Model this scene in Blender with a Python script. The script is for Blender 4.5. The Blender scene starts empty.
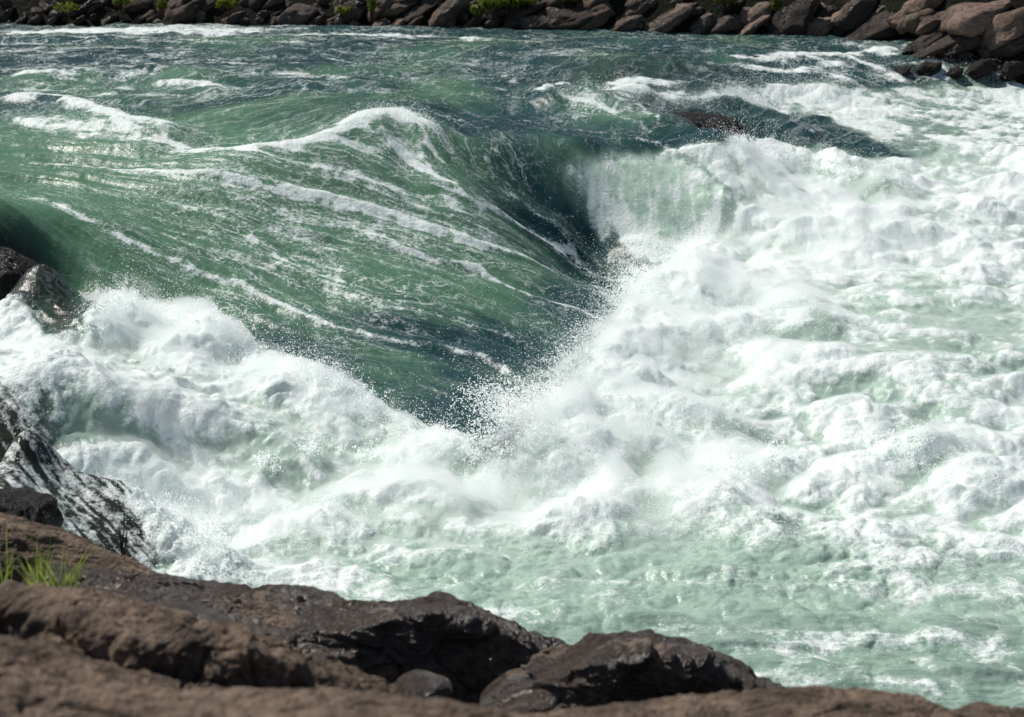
import bpy, math, random, time
import numpy as np
from mathutils import Vector
T0 = time.time()
rng = np.random.default_rng(7)
random.seed(7)
S = bpy.context.scene
COL = S.collection
R = math.radians

# ------------------------------------------------------------------ camera numbers
CH, F, W, H, PITCH = 6.4, 2200.0, 1024, 717, R(15.5)
cp, sp = math.cos(PITCH), math.sin(PITCH)

def ray(px, py):
    """direction (x, y, z) through a pixel; camera at (0,0,CH) looking along +y, pitched down"""
    a = (np.asarray(px, float) - W / 2) / F
    b = (H / 2 - np.asarray(py, float)) / F
    return a, cp + b * sp, -sp + b * cp

def at_z(px, py, z):
    dx, dy, dz = ray(px, py)
    t = (np.asarray(z, float) - CH) / dz
    return dx * t, dy * t

def at_y(px, py, y):
    dx, dy, dz = ray(px, py)
    t = y / dy
    return Vector((float(dx * t), float(y), float(CH + dz * t)))

# ------------------------------------------------------------------ noise
_P = rng.permutation(256).astype(np.int32)
_P = np.concatenate([_P, _P, _P])
_G = rng.normal(size=(256, 3)).astype(np.float32)
_G /= np.linalg.norm(_G, axis=1)[:, None]

def noise3(x, y, z):
    x = np.asarray(x, np.float32); y = np.asarray(y, np.float32); z = np.asarray(z, np.float32)
    x, y, z = np.broadcast_arrays(x, y, z)
    xi = np.floor(x); yi = np.floor(y); zi = np.floor(z)
    fx = x - xi; fy = y - yi; fz = z - zi
    X = xi.astype(np.int32) & 255; Y = yi.astype(np.int32) & 255; Z = zi.astype(np.int32) & 255
    u = fx * fx * fx * (fx * (fx * 6 - 15) + 10)
    v = fy * fy * fy * (fy * (fy * 6 - 15) + 10)
    w = fz * fz * fz * (fz * (fz * 6 - 15) + 10)
    A = _P[X] + Y; B = _P[X + 1] + Y
    AA = _P[A] + Z; AB = _P[A + 1] + Z; BA = _P[B] + Z; BB = _P[B + 1] + Z
    def g(h, a, b, c):
        q = _G[_P[h] ]
        return q[..., 0] * a + q[..., 1] * b + q[..., 2] * c
    x00 = g(AA, fx, fy, fz); x10 = g(BA, fx - 1, fy, fz); x00 += u * (x10 - x00)
    x01 = g(AB, fx, fy - 1, fz); x11 = g(BB, fx - 1, fy - 1, fz); x01 += u * (x11 - x01)
    x00 += v * (x01 - x00)
    y00 = g(AA + 1, fx, fy, fz - 1); y10 = g(BA + 1, fx - 1, fy, fz - 1); y00 += u * (y10 - y00)
    y01 = g(AB + 1, fx, fy - 1, fz - 1); y11 = g(BB + 1, fx - 1, fy - 1, fz - 1); y01 += u * (y11 - y01)
    y00 += v * (y01 - y00)
    return (x00 + w * (y00 - x00)) * 1.6

def fbm(x, y, z, o=4, lac=2.03, gain=0.5, mode='n'):
    s = 0; a = 1.0; t = 0
    for i in range(o):
        n = noise3(x + 17.3 * i, y - 9.1 * i, z + 5.7 * i)
        if mode == 'b': n = np.abs(n) * 2 - 0.6
        elif mode == 'r': n = 1 - 2 * np.abs(n)
        s = s + a * n; t += a
        x = x * lac; y = y * lac; z = z * lac; a *= gain
    return s / t

def sstep(a, b, x):
    t = np.clip((x - a) / (b - a), 0, 1)
    return t * t * (3 - 2 * t)

# ------------------------------------------------------------------ thin-plate spline on a coarse grid
GX0, GX1, GY0, GY1, GD = -15.0, 15.0, 9.0, 48.0, 0.06
gx = np.arange(GX0, GX1 + GD, GD); gy = np.arange(GY0, GY1 + GD, GD)
GXX, GYY = np.meshgrid(gx, gy)

def tps(px, py, val, lam=1e-3):
    n = len(px)
    def U(r2): return np.where(r2 > 1e-12, 0.5 * r2 * np.log(r2 + 1e-12), 0)
    r2 = (px[:, None] - px[None]) ** 2 + (py[:, None] - py[None]) ** 2
    K = U(r2) + lam * np.eye(n)
    P = np.stack([np.ones(n), px, py], 1)
    A = np.block([[K, P], [P.T, np.zeros((3, 3))]])
    c = np.linalg.solve(A, np.concatenate([val, np.zeros(3)]))
    st = 4
    X = GXX[::st, ::st]; Y = GYY[::st, ::st]
    out = c[n] + c[n + 1] * X + c[n + 2] * Y
    for i in range(n):
        out += c[i] * U((X - px[i]) ** 2 + (Y - py[i]) ** 2)
    # up-sample (separable linear, smooth enough at 0.24 m)
    xs = gx[::st]; ys = gy[::st]
    o1 = np.stack([np.interp(gx, xs, r) for r in out])
    o2 = np.stack([np.interp(gy, ys, c_) for c_ in o1.T]).T
    k = np.array([1, 3, 5, 6, 5, 3, 1]) / 24.0
    o2 = np.apply_along_axis(lambda r: np.convolve(np.pad(r, 3, 'edge'), k, 'valid'), 1, o2)
    o2 = np.apply_along_axis(lambda r: np.convolve(np.pad(r, 3, 'edge'), k, 'valid'), 0, o2)
    return o2

def samp(g, x, y):
    fx = np.clip((x - GX0) / GD, 0, g.shape[1] - 1.001); fy = np.clip((y - GY0) / GD, 0, g.shape[0] - 1.001)
    ix = fx.astype(np.int32); iy = fy.astype(np.int32)
    fx = (fx - ix).astype(np.float32); fy = (fy - iy).astype(np.float32)
    g = g.astype(np.float32)
    a = g[iy, ix] * (1 - fx) + g[iy, ix + 1] * fx
    b = g[iy + 1, ix] * (1 - fx) + g[iy + 1, ix + 1] * fx
    return a * (1 - fy) + b * fy

# ------------------------------------------------------------------ the river's large shape: (pixel, level)
ctl = [
 (-320,28,1.9),(0,28,1.9),(300,31,1.9),(512,33,1.9),(700,36,1.9),(900,38,1.9),(1100,38,1.9),(1350,38,1.9),
 (-320,60,1.9),(0,60,1.88),(250,60,1.85),(500,58,1.85),(600,62,1.9),(690,60,1.88),
 (760,52,1.85),(850,50,1.84),(950,55,1.8),(1024,56,1.8),(1300,60,1.75),
 (760,84,1.56),(850,84,1.52),(950,82,1.5),(1024,80,1.5),(1300,90,1.45),
 (-320,100,1.8),(0,108,1.78),(100,105,1.78),(200,98,1.78),(300,98,1.78),(430,90,1.77),(520,98,1.73),(600,105,1.68),
 (-320,140,1.7),(0,140,1.7),(200,150,1.64),(380,150,1.62),(480,130,1.65),(540,128,1.6),(600,132,1.6),(660,128,1.58),
 (-320,200,1.5),(0,200,1.45),(200,210,1.22),(300,220,1.1),(400,215,1.08),(460,190,1.25),(500,215,.9),(545,215,.72),(560,235,.5),
 (0,238,1.3),(100,260,.95),(200,280,.7),(300,300,.5),(400,300,.48),(500,290,.38),(600,290,.12),
 (40,256,1.2),(62,285,.95),(0,325,.45),(45,322,.45),(90,300,.6),
 (150,318,.45),(250,335,.32),(350,365,.15),(450,405,.0),(480,440,-.1),(550,375,.0),(635,282,0),(590,335,.05),
 (560,160,1.36),(625,156,1.38),(690,162,1.3),(740,198,.95),(600,250,.3),(640,256,.3),(690,245,.4),
 (700,262,.32),(750,215,.75),(800,180,.9),(900,190,.8),(1000,200,.75),(1024,150,1.08),(900,140,1.1),(800,140,1.15),(720,150,1.12),
 (800,110,1.32),(900,110,1.25),(1024,110,1.25),(700,105,1.5),
 (750,300,.35),(850,280,.45),(1000,280,.45),(800,400,.15),(1000,400,.15),(650,400,.08),(600,500,0),(800,500,0),(1000,500,0),
 (1350,110,1.3),(1350,200,.8),(1350,300,.45),(1350,400,.15),(1350,500,0),(1350,650,-.1),
 (0,350,.55),(100,340,.55),(200,360,.45),(300,390,.3),(400,430,.05),(200,450,.25),(300,480,.05),(100,420,.6),(0,400,.8),(0,440,.98),
 (60,450,.92),(115,478,.62),(170,535,.05),(0,470,.95),(50,485,.7),(100,530,.1),(0,530,.2),
 (-320,240,1.3),(-320,350,.9),(-320,440,1.0),(-320,560,.3),
 (200,545,0),(260,560,0),(400,560,0),(512,620,-.05),(800,650,-.1),(1024,690,-.15),(300,640,-.05),(100,630,0),(0,640,0),
 (1024,600,-.05),(700,580,0),(-320,700,0),(512,760,-.1),(1024,800,-.15),
]
c = np.array(ctl, float)
cx, cy = at_z(c[:, 0], c[:, 1], c[:, 2])
ZB = tps(cx, cy, c[:, 2], 3e-3)

def seg_dist(P, X, Y, closed=False):
    P = np.asarray(P, float)
    d2 = np.full(X.shape, 1e9, np.float64); tt = np.zeros(X.shape); 
    n = len(P); m = n if closed else n - 1
    for i in range(m):
        a = P[i]; b = P[(i + 1) % n]; ab = b - a; L = ab @ ab + 1e-9
        t = np.clip(((X - a[0]) * ab[0] + (Y - a[1]) * ab[1]) / L, 0, 1)
        q = (X - a[0] - t * ab[0]) ** 2 + (Y - a[1] - t * ab[1]) ** 2
        k = q < d2
        d2 = np.where(k, q, d2); tt = np.where(k, (i + t) / m, tt)
    return np.sqrt(d2), tt

def inside(P, X, Y):
    P = np.asarray(P, float); c_ = np.zeros(X.shape, bool); j = len(P) - 1
    for i in range(len(P)):
        xi, yi = P[i]; xj, yj = P[j]
        c_ ^= ((yi > Y) != (yj > Y)) & (X < (xj - xi) * (Y - yi) / (yj - yi + 1e-12) + xi)
        j = i
    return c_

def hit(px, py, dz=0.0):
    """where the sight line through a pixel meets the river surface (+dz)"""
    dx, dy, dzv = ray(px, py)
    t = np.linspace(9.5, 46, 900) / dy
    X, Y, Zr = dx * t, dy * t, CH + dzv * t
    zs = samp(ZB, X, Y) + dz
    k = np.nonzero(Zr <= zs)[0]
    i = k[0] if len(k) else len(t) - 1
    return (float(X[i]), float(Y[i]))

def hits(pts, dz=0.0): return [hit(p[0], p[1], dz) for p in pts]

# ridges: (pixel polyline of the crest, height, half width towards the viewer, half width away, end taper)
def ridge(pts, h, wf, wb=None, taper=0.12):
    global ZB
    wb = wb or wf
    P = hits(pts, h)
    # the crest stands on z+h: signed side from the y difference
    d, t = seg_dist(P, GXX, GYY)
    P_ = np.array(P); o = np.argsort(P_[:, 0])
    yl = np.interp(GXX, P_[o, 0], P_[o, 1])
    w = wf + (wb - wf) * sstep(-.35, .35, GYY - yl + .1)
    e = sstep(0, taper, t) * sstep(0, taper, 1 - t) if taper else 1
    g = h * 1.08 * e * np.exp(-(d / w) ** 2 * 0.8)
    kk = np.array([1, 2, 3, 2, 1]) / 9.0
    for _ in range(2):
        gp = np.pad(g, ((2, 2), (0, 0)), 'edge'); g = sum(kk[i] * gp[i:i + g.shape[0]] for i in range(5))
        gp = np.pad(g, ((0, 0), (2, 2)), 'edge'); g = sum(kk[i] * gp[:, i:i + g.shape[1]] for i in range(5))
    ZB = ZB + g

ridge([(-60,100),(0,94),(60,96),(120,116),(200,134)], .2, .5, .35)
ridge([(130,132),(240,150),(310,140),(350,118),(385,104),(415,112),(450,142)], .30, .8, .3, .2)
ridge([(405,108),(440,135),(480,152),(515,178),(550,208),(590,240)], .16, .30, .30, .15)
ridge([(480,152),(497,143),(508,156)], .12, .25, .2, .3)
ridge([(0,72),(80,70),(150,68),(240,78)], .10, .4, .3)
ridge([(250,80),(330,78),(400,84)], .07, .4, .3)
ridge([(530,96),(565,86),(605,92),(640,84),(665,100)], .2, .4, .2, .15)
ridge([(650,120),(700,112),(760,120),(830,135)], .18, .35, .3)
ridge([(700,92),(750,84),(800,80),(850,92)], .12, .3, .3)
ridge([(560,70),(620,62),(690,64)], .10, .5, .5)
# piled foam along the hydraulic jump
ridge([(70,322),(100,308),(130,300),(190,312),(250,345)], .30, .6, .25, .1)
ridge([(240,356),(300,368),(370,405),(430,428),(480,458)], .26, .55, .25, .1)
ridge([(490,466),(540,428),(575,385),(620,330),(665,280),(720,240)], .36, .6, .35, .12)
ridge([(740,220),(800,205),(870,215)], .15, .5, .3)
ridge([(700,160),(740,138),(800,150),(870,165),(910,195)], .26, .6, .35)
ridge([(760,230),(830,222),(910,210),(1000,195)], .15, .45, .3)
ridge([(640,330),(720,320),(800,300),(835,330)], .22, .5, .3)
ridge([(740,345),(830,352),(930,360),(1040,390)], .14, .7, .4)
ridge([(540,470),(600,430),(680,400),(740,430)], .2, .6, .4)
ridge([(880,455),(930,440),(970,470)], .14, .3, .3)
ridge([(560,520),(640,490),(720,500),(800,520)], .16, .4, .3)
ridge([(250,540),(330,500),(420,490),(480,510)], .16, .45, .3)
ridge([(90,420),(180,395),(270,430),(300,470)], .16, .5, .3)
ridge([(0,388),(60,380),(120,392)], .10, .4, .3)
ridge([(760,545),(860,530),(960,540)], .08, .4, .3)

# ------------------------------------------------------------------ masks on the coarse grid
WP = [(-200,340),(-60,338),(0,336),(60,334),(100,312),(135,298),(200,315),(260,352),(310,370),(370,400),(430,426),(475,456),
      (500,458),(520,438),(560,390),(590,350),(620,316),(645,285),(650,270),(690,246),(722,226),(732,212),(716,196),(694,170),(664,146),(720,140),(790,142),
      (840,150),(900,160),(960,140),(1000,150),(1200,150),(1400,400),(1400,620),(1024,625),(900,618),(760,612),(640,615),(560,622),
      (450,610),(350,610),(250,600),(150,600),(0,570),(-200,570)]
WPw = hits(WP)
d, _ = seg_dist(WPw, GXX, GYY, True)
SDW = np.where(inside(WPw, GXX, GYY), d, -d)
def poly_sd(P):
    P = hits(P); d_, _ = seg_dist(P, GXX, GYY, True)
    return np.where(inside(P, GXX, GYY), d_, -d_)
SD2 = poly_sd([(545,90),(600,88),(650,84),(720,90),(760,82),(800,80),(850,88),(920,84),(1024,80),(1300,80),(1300,150),(1000,150),(900,158),(820,120),(740,103),(650,100),(600,100)])
SDL = poly_sd([(0,292),(20,296),(40,310),(50,326),(50,345),(-200,345),(-200,285)])      # froth under the left pour-over
SDD = poly_sd([(562,172),(578,161),(605,155),(640,148),(668,146),(702,156),(732,182),(744,208),(700,250),(660,268),(635,258),(600,232),(575,200)])  # falling veil
SDF = poly_sd([(-300,520),(150,580),(350,560),(560,570),(700,560),(1024,570),(1400,600),(1400,900),(-300,900)])   # calmer aerated tail water

def blobs(L):
    g = np.zeros_like(GXX)
    for (px, py, r, v) in L:
        x, y = hit(px, py)
        g = g + v * np.exp(-(((GXX - x) / r) ** 2 + ((GYY - y) / (r * 1.1)) ** 2))
    return g

def lines(L):
    g = np.zeros_like(GXX)
    for (pts, w, v) in L:
        P = hits(pts)
        d_, t = seg_dist(P, GXX, GYY)
        g = np.maximum(g, v * np.exp(-(d_ / w) ** 2) * (0.55 + 0.45 * sstep(0, .1, t) * sstep(0, .1, 1 - t)))
    return g

# stream function
psi_pts = []
def curve(v, pts):
    for p in pts: psi_pts.append((p[0], p[1], v))
curve(-.4, [(520,140),(600,240)])
curve(0, [(470,145),(487,169),(545,224),(590,258),(639,281)])
curve(.8, [(400,120),(420,158),(479,208),(530,232),(569,255),(623,283)])
curve(2.2, [(-150,160),(0,165),(100,168),(195,177),(273,193),(390,216),(479,247),(526,262),(584,286),(623,298)])
curve(1.2, [(0,135),(150,150),(300,160),(390,185)])
curve(3, [(230,208),(350,236),(444,263),(506,286),(584,312),(610,322)])
curve(4, [(30,180),(150,215),(234,240),(312,275),(390,306),(480,330),(570,355)])
curve(5, [(-150,190),(0,189),(66,216),(117,240),(176,263),(250,294),(332,330),(408,343),(479,358),(545,384)])
curve(6.3, [(-100,212),(0,220),(60,255),(100,290),(200,320),(330,370),(480,430)])
curve(0.2, [(0,95),(150,120),(300,120),(360,108)])
curve(-1, [(-150,60),(0,62),(200,70),(400,80),(500,110),(600,140),(720,160)])
curve(-1.8, [(0,42),(300,48),(500,60),(650,75),(800,100),(900,120),(1024,140)])
curve(-2.6, [(0,30),(300,33),(600,40),(760,50),(850,65),(900,84),(1024,100)])
curve(5.5, [(640,400),(800,380),(1024,360)])
curve(8, [(0,600),(400,600),(700,590),(1024,590),(1300,590)])
curve(9.5, [(400,700),(800,690),(1024,690),(1300,690)])
pp = np.array([hit(a, b) for a, b, _ in psi_pts]); pv = np.array([v for _, _, v in psi_pts])
PSI = tps(pp[:, 0], pp[:, 1], pv, 0.3)

LN = lines([
 ([(0,165),(100,167),(195,176),(273,192),(390,214),(479,246),(526,258),(584,286),(623,298)], .10, .75),
 ([(0,190),(66,212),(117,238),(176,262),(250,294),(332,330),(408,343),(479,358),(545,384)], .09, .7),
 ([(148,228),(200,250),(234,263),(312,275),(390,310),(470,328),(560,352)], .07, .6),
 ([(156,208),(200,213),(234,224),(255,245),(285,262),(332,279),(370,300)], .05, .6),
 ([(350,230),(400,248),(444,263),(479,268),(506,286),(584,311),(616,319)], .07, .75),
 ([(300,255),(330,252),(365,248),(390,246)], .04, .5),
 ([(420,150),(440,180),(479,208),(530,232),(569,255),(623,281)], .10, .8),
 ([(385,130),(430,175),(460,215),(500,240)], .12, .6),
 ([(478,150),(487,169),(510,195),(545,224),(590,258),(645,284)], .07, .6),
 ([(495,146),(525,185),(560,215)], .04, .4),
 ([(300,165),(350,175),(400,195),(450,225),(470,240)], .10, .55),
 ([(540,133),(580,130),(620,133),(655,142),(700,155)], .05, .7),
 ([(512,120),(550,123)], .03, .5),
 ([(560,95),(600,108),(640,125),(655,135)], .08, .6),
 ([(610,92),(640,105),(660,128)], .08, .7),
 ([(640,128),(700,160),(735,190)], .05, .5),
 ([(0,98),(60,96),(120,118),(200,134)], .26, .9),
 ([(0,120),(80,130),(160,140),(240,150)], .30, .75),
 ([(60,70),(100,72),(150,67),(155,70)], .16, .7),
 ([(0,80),(50,76),(150,76)], .12, .55),
 ([(150,86),(200,84),(245,92)], .12, .6),
 ([(280,74),(340,78),(380,84)], .12, .5),
 ([(200,152),(280,148),(330,135),(365,112),(400,108),(420,120)], .15, .95),
 ([(380,108),(430,125),(445,145)], .14, .9),
 ([(0,34),(60,33),(150,32),(240,33)], .5, .85),
 ([(240,35),(330,34),(420,37),(500,40)], .25, .55),
 ([(330,38),(520,50),(640,58)], .08, .3),
 ([(740,58),(780,60),(850,68)], .15, .6),
 ([(725,56),(760,60),(800,58),(870,52),(905,50)], .14, .8),
 ([(740,64),(800,72),(850,84)], .10, .7),
 ([(830,56),(870,66),(905,82)], .06, .7),
 ([(780,62),(830,76)], .06, .7),
 ([(45,468),(75,505),(100,548)], .05, .9), ([(60,462),(95,500),(125,550)], .06, .9), ([(35,472),(55,510),(70,540)], .03, .7),
 ([(930,60),(935,80)], .2, .8),
 ([(965,58),(970,80)], .1, .5),
 ([(1005,60),(1000,80)], .2, .7),
 ([(530,94),(565,86),(600,92)], .12, .8),
 ([(590,95),(625,82),(650,84),(680,92)], .2, 1.1),
 # tail water
 ([(640,620),(700,628),(800,640),(900,640),(1024,650)], .12, .7),
 ([(700,612),(800,612),(860,620),(1024,632)], .10, .55),
 ([(690,640),(750,655),(850,668),(960,672),(1060,676)], .10, .6),
 ([(780,660),(850,682),(940,696)], .10, .7),
 ([(900,600),(940,620),(1024,612)], .12, .5),
])
TONGUE = blobs([(388,125,.45,.7),(350,140,.5,.4),(420,150,.4,.4),(600,100,.5,.4),(500,160,.3,.4),(100,160,2.2,.35),(250,180,2,.35),(330,165,1.3,.5),(400,180,1.2,.6),(420,230,1.2,.35),(520,270,1.3,.3),(200,260,1.5,.3),(330,310,1.4,.3),(300,250,1.2,.15),
                (100,90,2,.35),(300,80,2,.2),(60,36,3,.35),(250,36,3,.15),(620,100,.8,.5),(670,95,.6,.4),(600,120,.8,.2),(850,68,1.2,.35),(930,70,1,.5),(450,120,.8,.2),(30,245,.8,-.5)])
LEDGE = blobs([(0,452,.4,.9),(45,452,.35,.8),(0,475,.5,.8),(-40,475,.7,.8),(60,480,.5,.9),(88,515,.40,1.),(112,545,.30,.9),(60,510,.45,1.0)])
fa = np.array(hit(40, 470)); fb_ = np.array(hit(112, 548)); fd = (fb_ - fa) / np.linalg.norm(fb_ - fa)
DARKROCK = blobs([(700,125,.45,1.0),(930,72,.3,.6),(985,72,.3,.6),(900,72,.3,.5),(620,74,.8,.5),(700,74,.8,.25)])
# thin spots in the foam where green aerated water shows
GREEN = blobs([(890,335,1.0,.75),(950,300,.9,.45),(1000,360,.9,.4),(900,390,.9,.5),(830,370,.9,.2),(940,225,.8,.2),(700,540,.8,.2),(600,400,.5,.1),
               (150,400,.5,.45),(250,430,.55,.7),(330,470,.5,.6),(350,540,.5,.35),(500,560,.6,.25),(680,470,.5,.55),(750,440,.4,.35),(740,490,.35,.3),(560,520,.5,.2),
               (870,180,.7,.2),(930,140,1.0,.5),(960,120,1.,.4),(870,150,.6,.55),(820,140,.5,.5),(790,330,.4,.5),(1000,120,1.0,.3),(110,405,.4,.5),(60,400,.4,.3),
               (470,600,1.2,.45),(600,600,1.0,.6),(700,600,1.2,.65),(740,585,.8,.5),(850,620,1.0,.4),(1000,670,1.2,.8),(900,690,1.0,.7),(640,640,.8,.5),(1024,590,.8,.3),(400,585,1.,.3)])
AERB = blobs([(650,190,.9,1.0),(610,190,.6,.8),(700,200,.7,.8),(560,170,.3,.2)])
print('grids', round(time.time() - T0, 1))

# ------------------------------------------------------------------ river surface mesh (finer towards the viewer, as distance needs)
NR, NC = 1750, 1250
inv = np.linspace(1 / 11.0, 1 / 44.0, NR)
Yv = (1 / inv).astype(np.float32)
Uv = np.linspace(-1, 1, NC).astype(np.float32)
X = (Uv[None, :] * (Yv[:, None] * 0.31 + 0.6)).astype(np.float32)
Y = np.repeat(Yv[:, None], NC, 1).astype(np.float32)
zb = samp(ZB, X, Y)
psi = samp(PSI, X, Y)
along = X * 0.9 - Y * 0.45
wx = fbm(X * .9, Y * .9, 3.1, 3) * .35
wy = fbm(X * .9 + 40, Y * .9, 7.7, 3) * .35
wf = fbm(X * 3.2, Y * 3.2, 1.0, 3) * .12
Xw = X + wx * .35 + wf; Yw = Y + wy * .35 + wf
sdw = samp(SDW, Xw, Yw); sd2 = samp(SD2, Xw, Yw); sdl = samp(SDL, X, Y); sdd = samp(SDD, X, Y); sdf = samp(SDF, X, Y)
white = sstep(-.10, .18, sdw)
tail = sstep(-1.3, 1.2, samp(SDF, Xw, Yw) + .6 * fbm(X * .6, Y * .9, 14., 3))
white_b = 0
white2 = sstep(-.1, .3, sd2)
frothL = sstep(-.05, .15, sdl)
vw = fbm(X * 3.5, Y * 1.2, 41., 4)
veil = sstep(-.10, .20, sdd + wf * 1.0 + vw * .10)
green = np.clip(samp(GREEN, X, Y), 0, 1.2)
tong = samp(TONGUE, X, Y)
lnw = samp(LN, X + wf * .8 + wx * .15, Y + wf * .8 + wy * .15)
dark = np.clip(samp(DARKROCK, X, Y), 0, 1)

# smooth-water waves, drawn out along the flow
q = 1 - np.maximum(white, white2)
lon = fbm(along * .35 + wx, psi * 2.2, 2.0, 3)
lon2 = fbm(along * .9 + wx * 2, psi * 6.0 + wx, 5.0, 3, mode='r')
lon3 = fbm(along * 2.6 + wx * 2, psi * 14.0 + wf * 2, 9.0, 2)
chop = fbm(X * 2.2 + wx, Y * 1.5 + wy, 4.0, 4)
chopf = fbm(X * 9, Y * 7, 6.0, 2)
far = sstep(27, 32, Y)
dps = np.abs(np.gradient(psi, axis=0)); att = 1 - sstep(.004, .013, dps)
zz = zb + q * (lon * .10 + lon2 * .035 * (.25 + .75 * att) + lon3 * .012 * (1 + far) * att + chop * (.025 + .02 * far) + chopf * .005 * (1 + far) + far * .05 * fbm(X * .8, Y * 1.6, 2.5, 4))
zz += q * lnw * .03
# turbulent foam: rolling lumps that grow finer, pushed out along the normal later
st = 0.55
f1 = np.abs(noise3(Xw * .8, Yw * 1.0, zb * .6)) 
f2 = np.abs(noise3(Xw * 1.7 + 8, Yw * 2.2, zb * 1.6 + 3))
f3 = np.abs(noise3(Xw * 4.3 + 3, Yw * 3.7, zb * 3 + 9))
cov_t = white * (1 - .72 * tail)
amp = cov_t * (1 - .45 * np.clip(green, 0, 1))
sw = fbm(X * .55, Y * .5, 12.0, 2)
amp = amp * (1 - .9 * np.clip(samp(LEDGE, X, Y), 0, 1))
zz += amp * (.30 * (f1 - .25) + .15 * (f2 - .22) + .05 * (f3 - .2) + .05 * fbm(Xw * 2.2, Yw * 2.6, 5., 4)) * (1.0 + .5 * sw)
zz += white2 * (.06 * (f2 - .2) + .03 * (f3 - .2) + .05 * lon) + frothL * (.05 * f2 + .05 * f3)
zz += tail * (.06 * fbm(Xw * .9, Yw * 1.6, 3., 3) + .05 * (f2 - .2) + .03 * (f3 - .2))
zz += veil * (.015 * (f3 - .2) + .03 * (f2 - .2))
zz -= sstep(.55, 1., dark) * .10 * (zz > 0.6)

# positions and a normal push with finer 3-D lumps
Pm = np.stack([X, Y, zz.astype(np.float32)], -1)
dU = np.gradient(Pm, axis=1); dV = np.gradient(Pm, axis=0)
N = np.cross(dV, dU); N /= np.linalg.norm(N, axis=-1, keepdims=True) + 1e-9
N[N[..., 2] < 0] *= -1
a3 = np.maximum(np.maximum(cov_t, white2 * .3), frothL)[...] + veil * .12 + tail * .25
n4 = np.abs(noise3(X * 6.5, Y * 6.0, zz * 6.5)); n5 = np.abs(noise3(X * 13, Y * 12, zz * 13 + 4)); n6 = np.abs(noise3(X * 27, Y * 22, zz * 27 + 8))
a3 = a3 * (1 - .5 * sstep(1.5, 4, X - (Y - 20) * .0))
push = a3 * (1 - .9 * np.clip(samp(LEDGE, X, Y), 0, 1)) * (.045 * (n4 - .15) + .013 * (n5 - .15) + .004 * (n6 - .15)) * (.5 + .8 * sstep(-.4, .5, sw))
Pm = Pm + N * push[..., None]
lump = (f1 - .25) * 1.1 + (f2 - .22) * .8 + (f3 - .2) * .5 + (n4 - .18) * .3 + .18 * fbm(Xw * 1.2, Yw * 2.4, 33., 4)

# foam cover
fil = fbm(along * .40 + wx * 1.2, psi * 5.0 + wx * 1.3 + wf * 1.2, 20.0, 5, mode='r')
fil2 = fbm(along * .9 + wx * 2, psi * 11 + wf * 3 + wx, 31.0, 4, mode='r')
sw2 = fbm(along * .5 + wx, psi * 1.6, 44., 2) * 1.5
fr = fbm(X * 3.0 + wf * 4, Y * 2.0 + wf * 4, 15.0, 4, mode='r')
lace = sstep(.30, .85, fil) * .65 + sstep(.30, .9, fil2) * .40 * (.4 + .6 * att)
foam = q * (tong * (.05 + lace * .56 + .16 * sstep(.3, .9, fr)) * (.75 + .5 * sw2) + .24 * lace * (.4 + far * 1.1) + lnw ** 1.6 * (.50 + .35 * fil2 + .42 * sstep(.15, .8, fr)) + far * .24 * sstep(.2, .9, fbm(X * .8 + wx, Y * 2.2 + wx, 6.6, 4, mode='r')))
fW = .84 + lump * 1.4 - green * .80 - .10 * (1 - cov_t)  # foam thins in the hollows; their blue-green shade is put into the cover too
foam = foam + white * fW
foam = np.where(white2 > 0, np.maximum(foam, white2 * (.62 + lump * .5 + .35 * (fr - .3) + .5 * lace - green * .5)), foam)
foam = np.maximum(foam, frothL * (.9 + lump * .6))
vt = fbm(X * 5 + wf * 2, zz * 2.2, Y * 2, 4)
vs = fbm(X * 7 + wf * 3, Y * .8, zz * .9, 4, mode='r')
foam = np.maximum(foam, veil * (.32 + .50 * vt + .40 * sstep(.25, .9, vs) * sstep(1.5, .8, zz) + .25 * sstep(.25, .0, np.abs(sdd - .12)) + .9 * sstep(.45, .0, sdd) * sstep(.9, .3, zz)))
tl = .58 + .30 * sstep(.2, .9, fr) + .40 * lnw + .5 * sstep(-.2, .5, fbm(X * .9, Y * 1.8, 8., 3)) - green * .55
foam = foam * (1 - tail) + tail * tl
foam -= .55 * dark * (1 - lace * .5)
led = np.clip(samp(LEDGE, X + wf, Y + wf), 0, 1)
acr = -X * fd[1] + Y * fd[0]; alo = X * fd[0] + Y * fd[1]
stk = sstep(-.15, .75, fbm(acr * 11 + wf * 4, alo * 1.0, 3.3, 4, mode='r')) * .80 + .36 * sstep(0., .9, fbm(X * 7, Y * 7, zz * 5, 3, mode='r'))
foam = foam * (1 - led) + led * (stk * .62 - .07)
dark = np.maximum(dark, led * .9)
SH = blobs([(40,165,1.5,.8),(100,185,1.8,.7),(250,215,1.6,.8),(400,190,1.0,.8),(150,285,.7,.7),(430,240,.9,.7),(500,250,.6,.5),(430,150,.4,.7),(620,115,.6,.6),(350,235,1.2,.4),(300,100,3,.3),(60,250,.6,.6)])
shoal = np.clip(samp(SH, X, Y), 0, 1)
aer_backlit = np.clip(np.minimum(white * (.72 + .16 * cov_t) + white2 * .6, .88) * (1 - veil) + veil * 1.0 + tail * (.72) + .10 * tong, 0, 1)  # veil set to full so it takes the painted backlight tint
aer_backlit = np.where(veil < .5, np.minimum(aer_backlit, .88), aer_backlit)
lip = samp(lines([([(-40,250),(0,252),(30,264),(52,285),(64,310),(66,325)], .22, 1.0), ([(-40,275),(0,275),(25,285),(45,305)], .2, .9)]), X, Y)
foam = foam * (1 - lip) + lip * (.25 * stk - .1); dark = np.maximum(dark, lip * .85)  # dark rock under the lip, plus its back-lit shade put into the colour
aer_backlit = aer_backlit * (1 - .8 * dark)
print('surface', round(time.time() - T0, 1))

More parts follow.
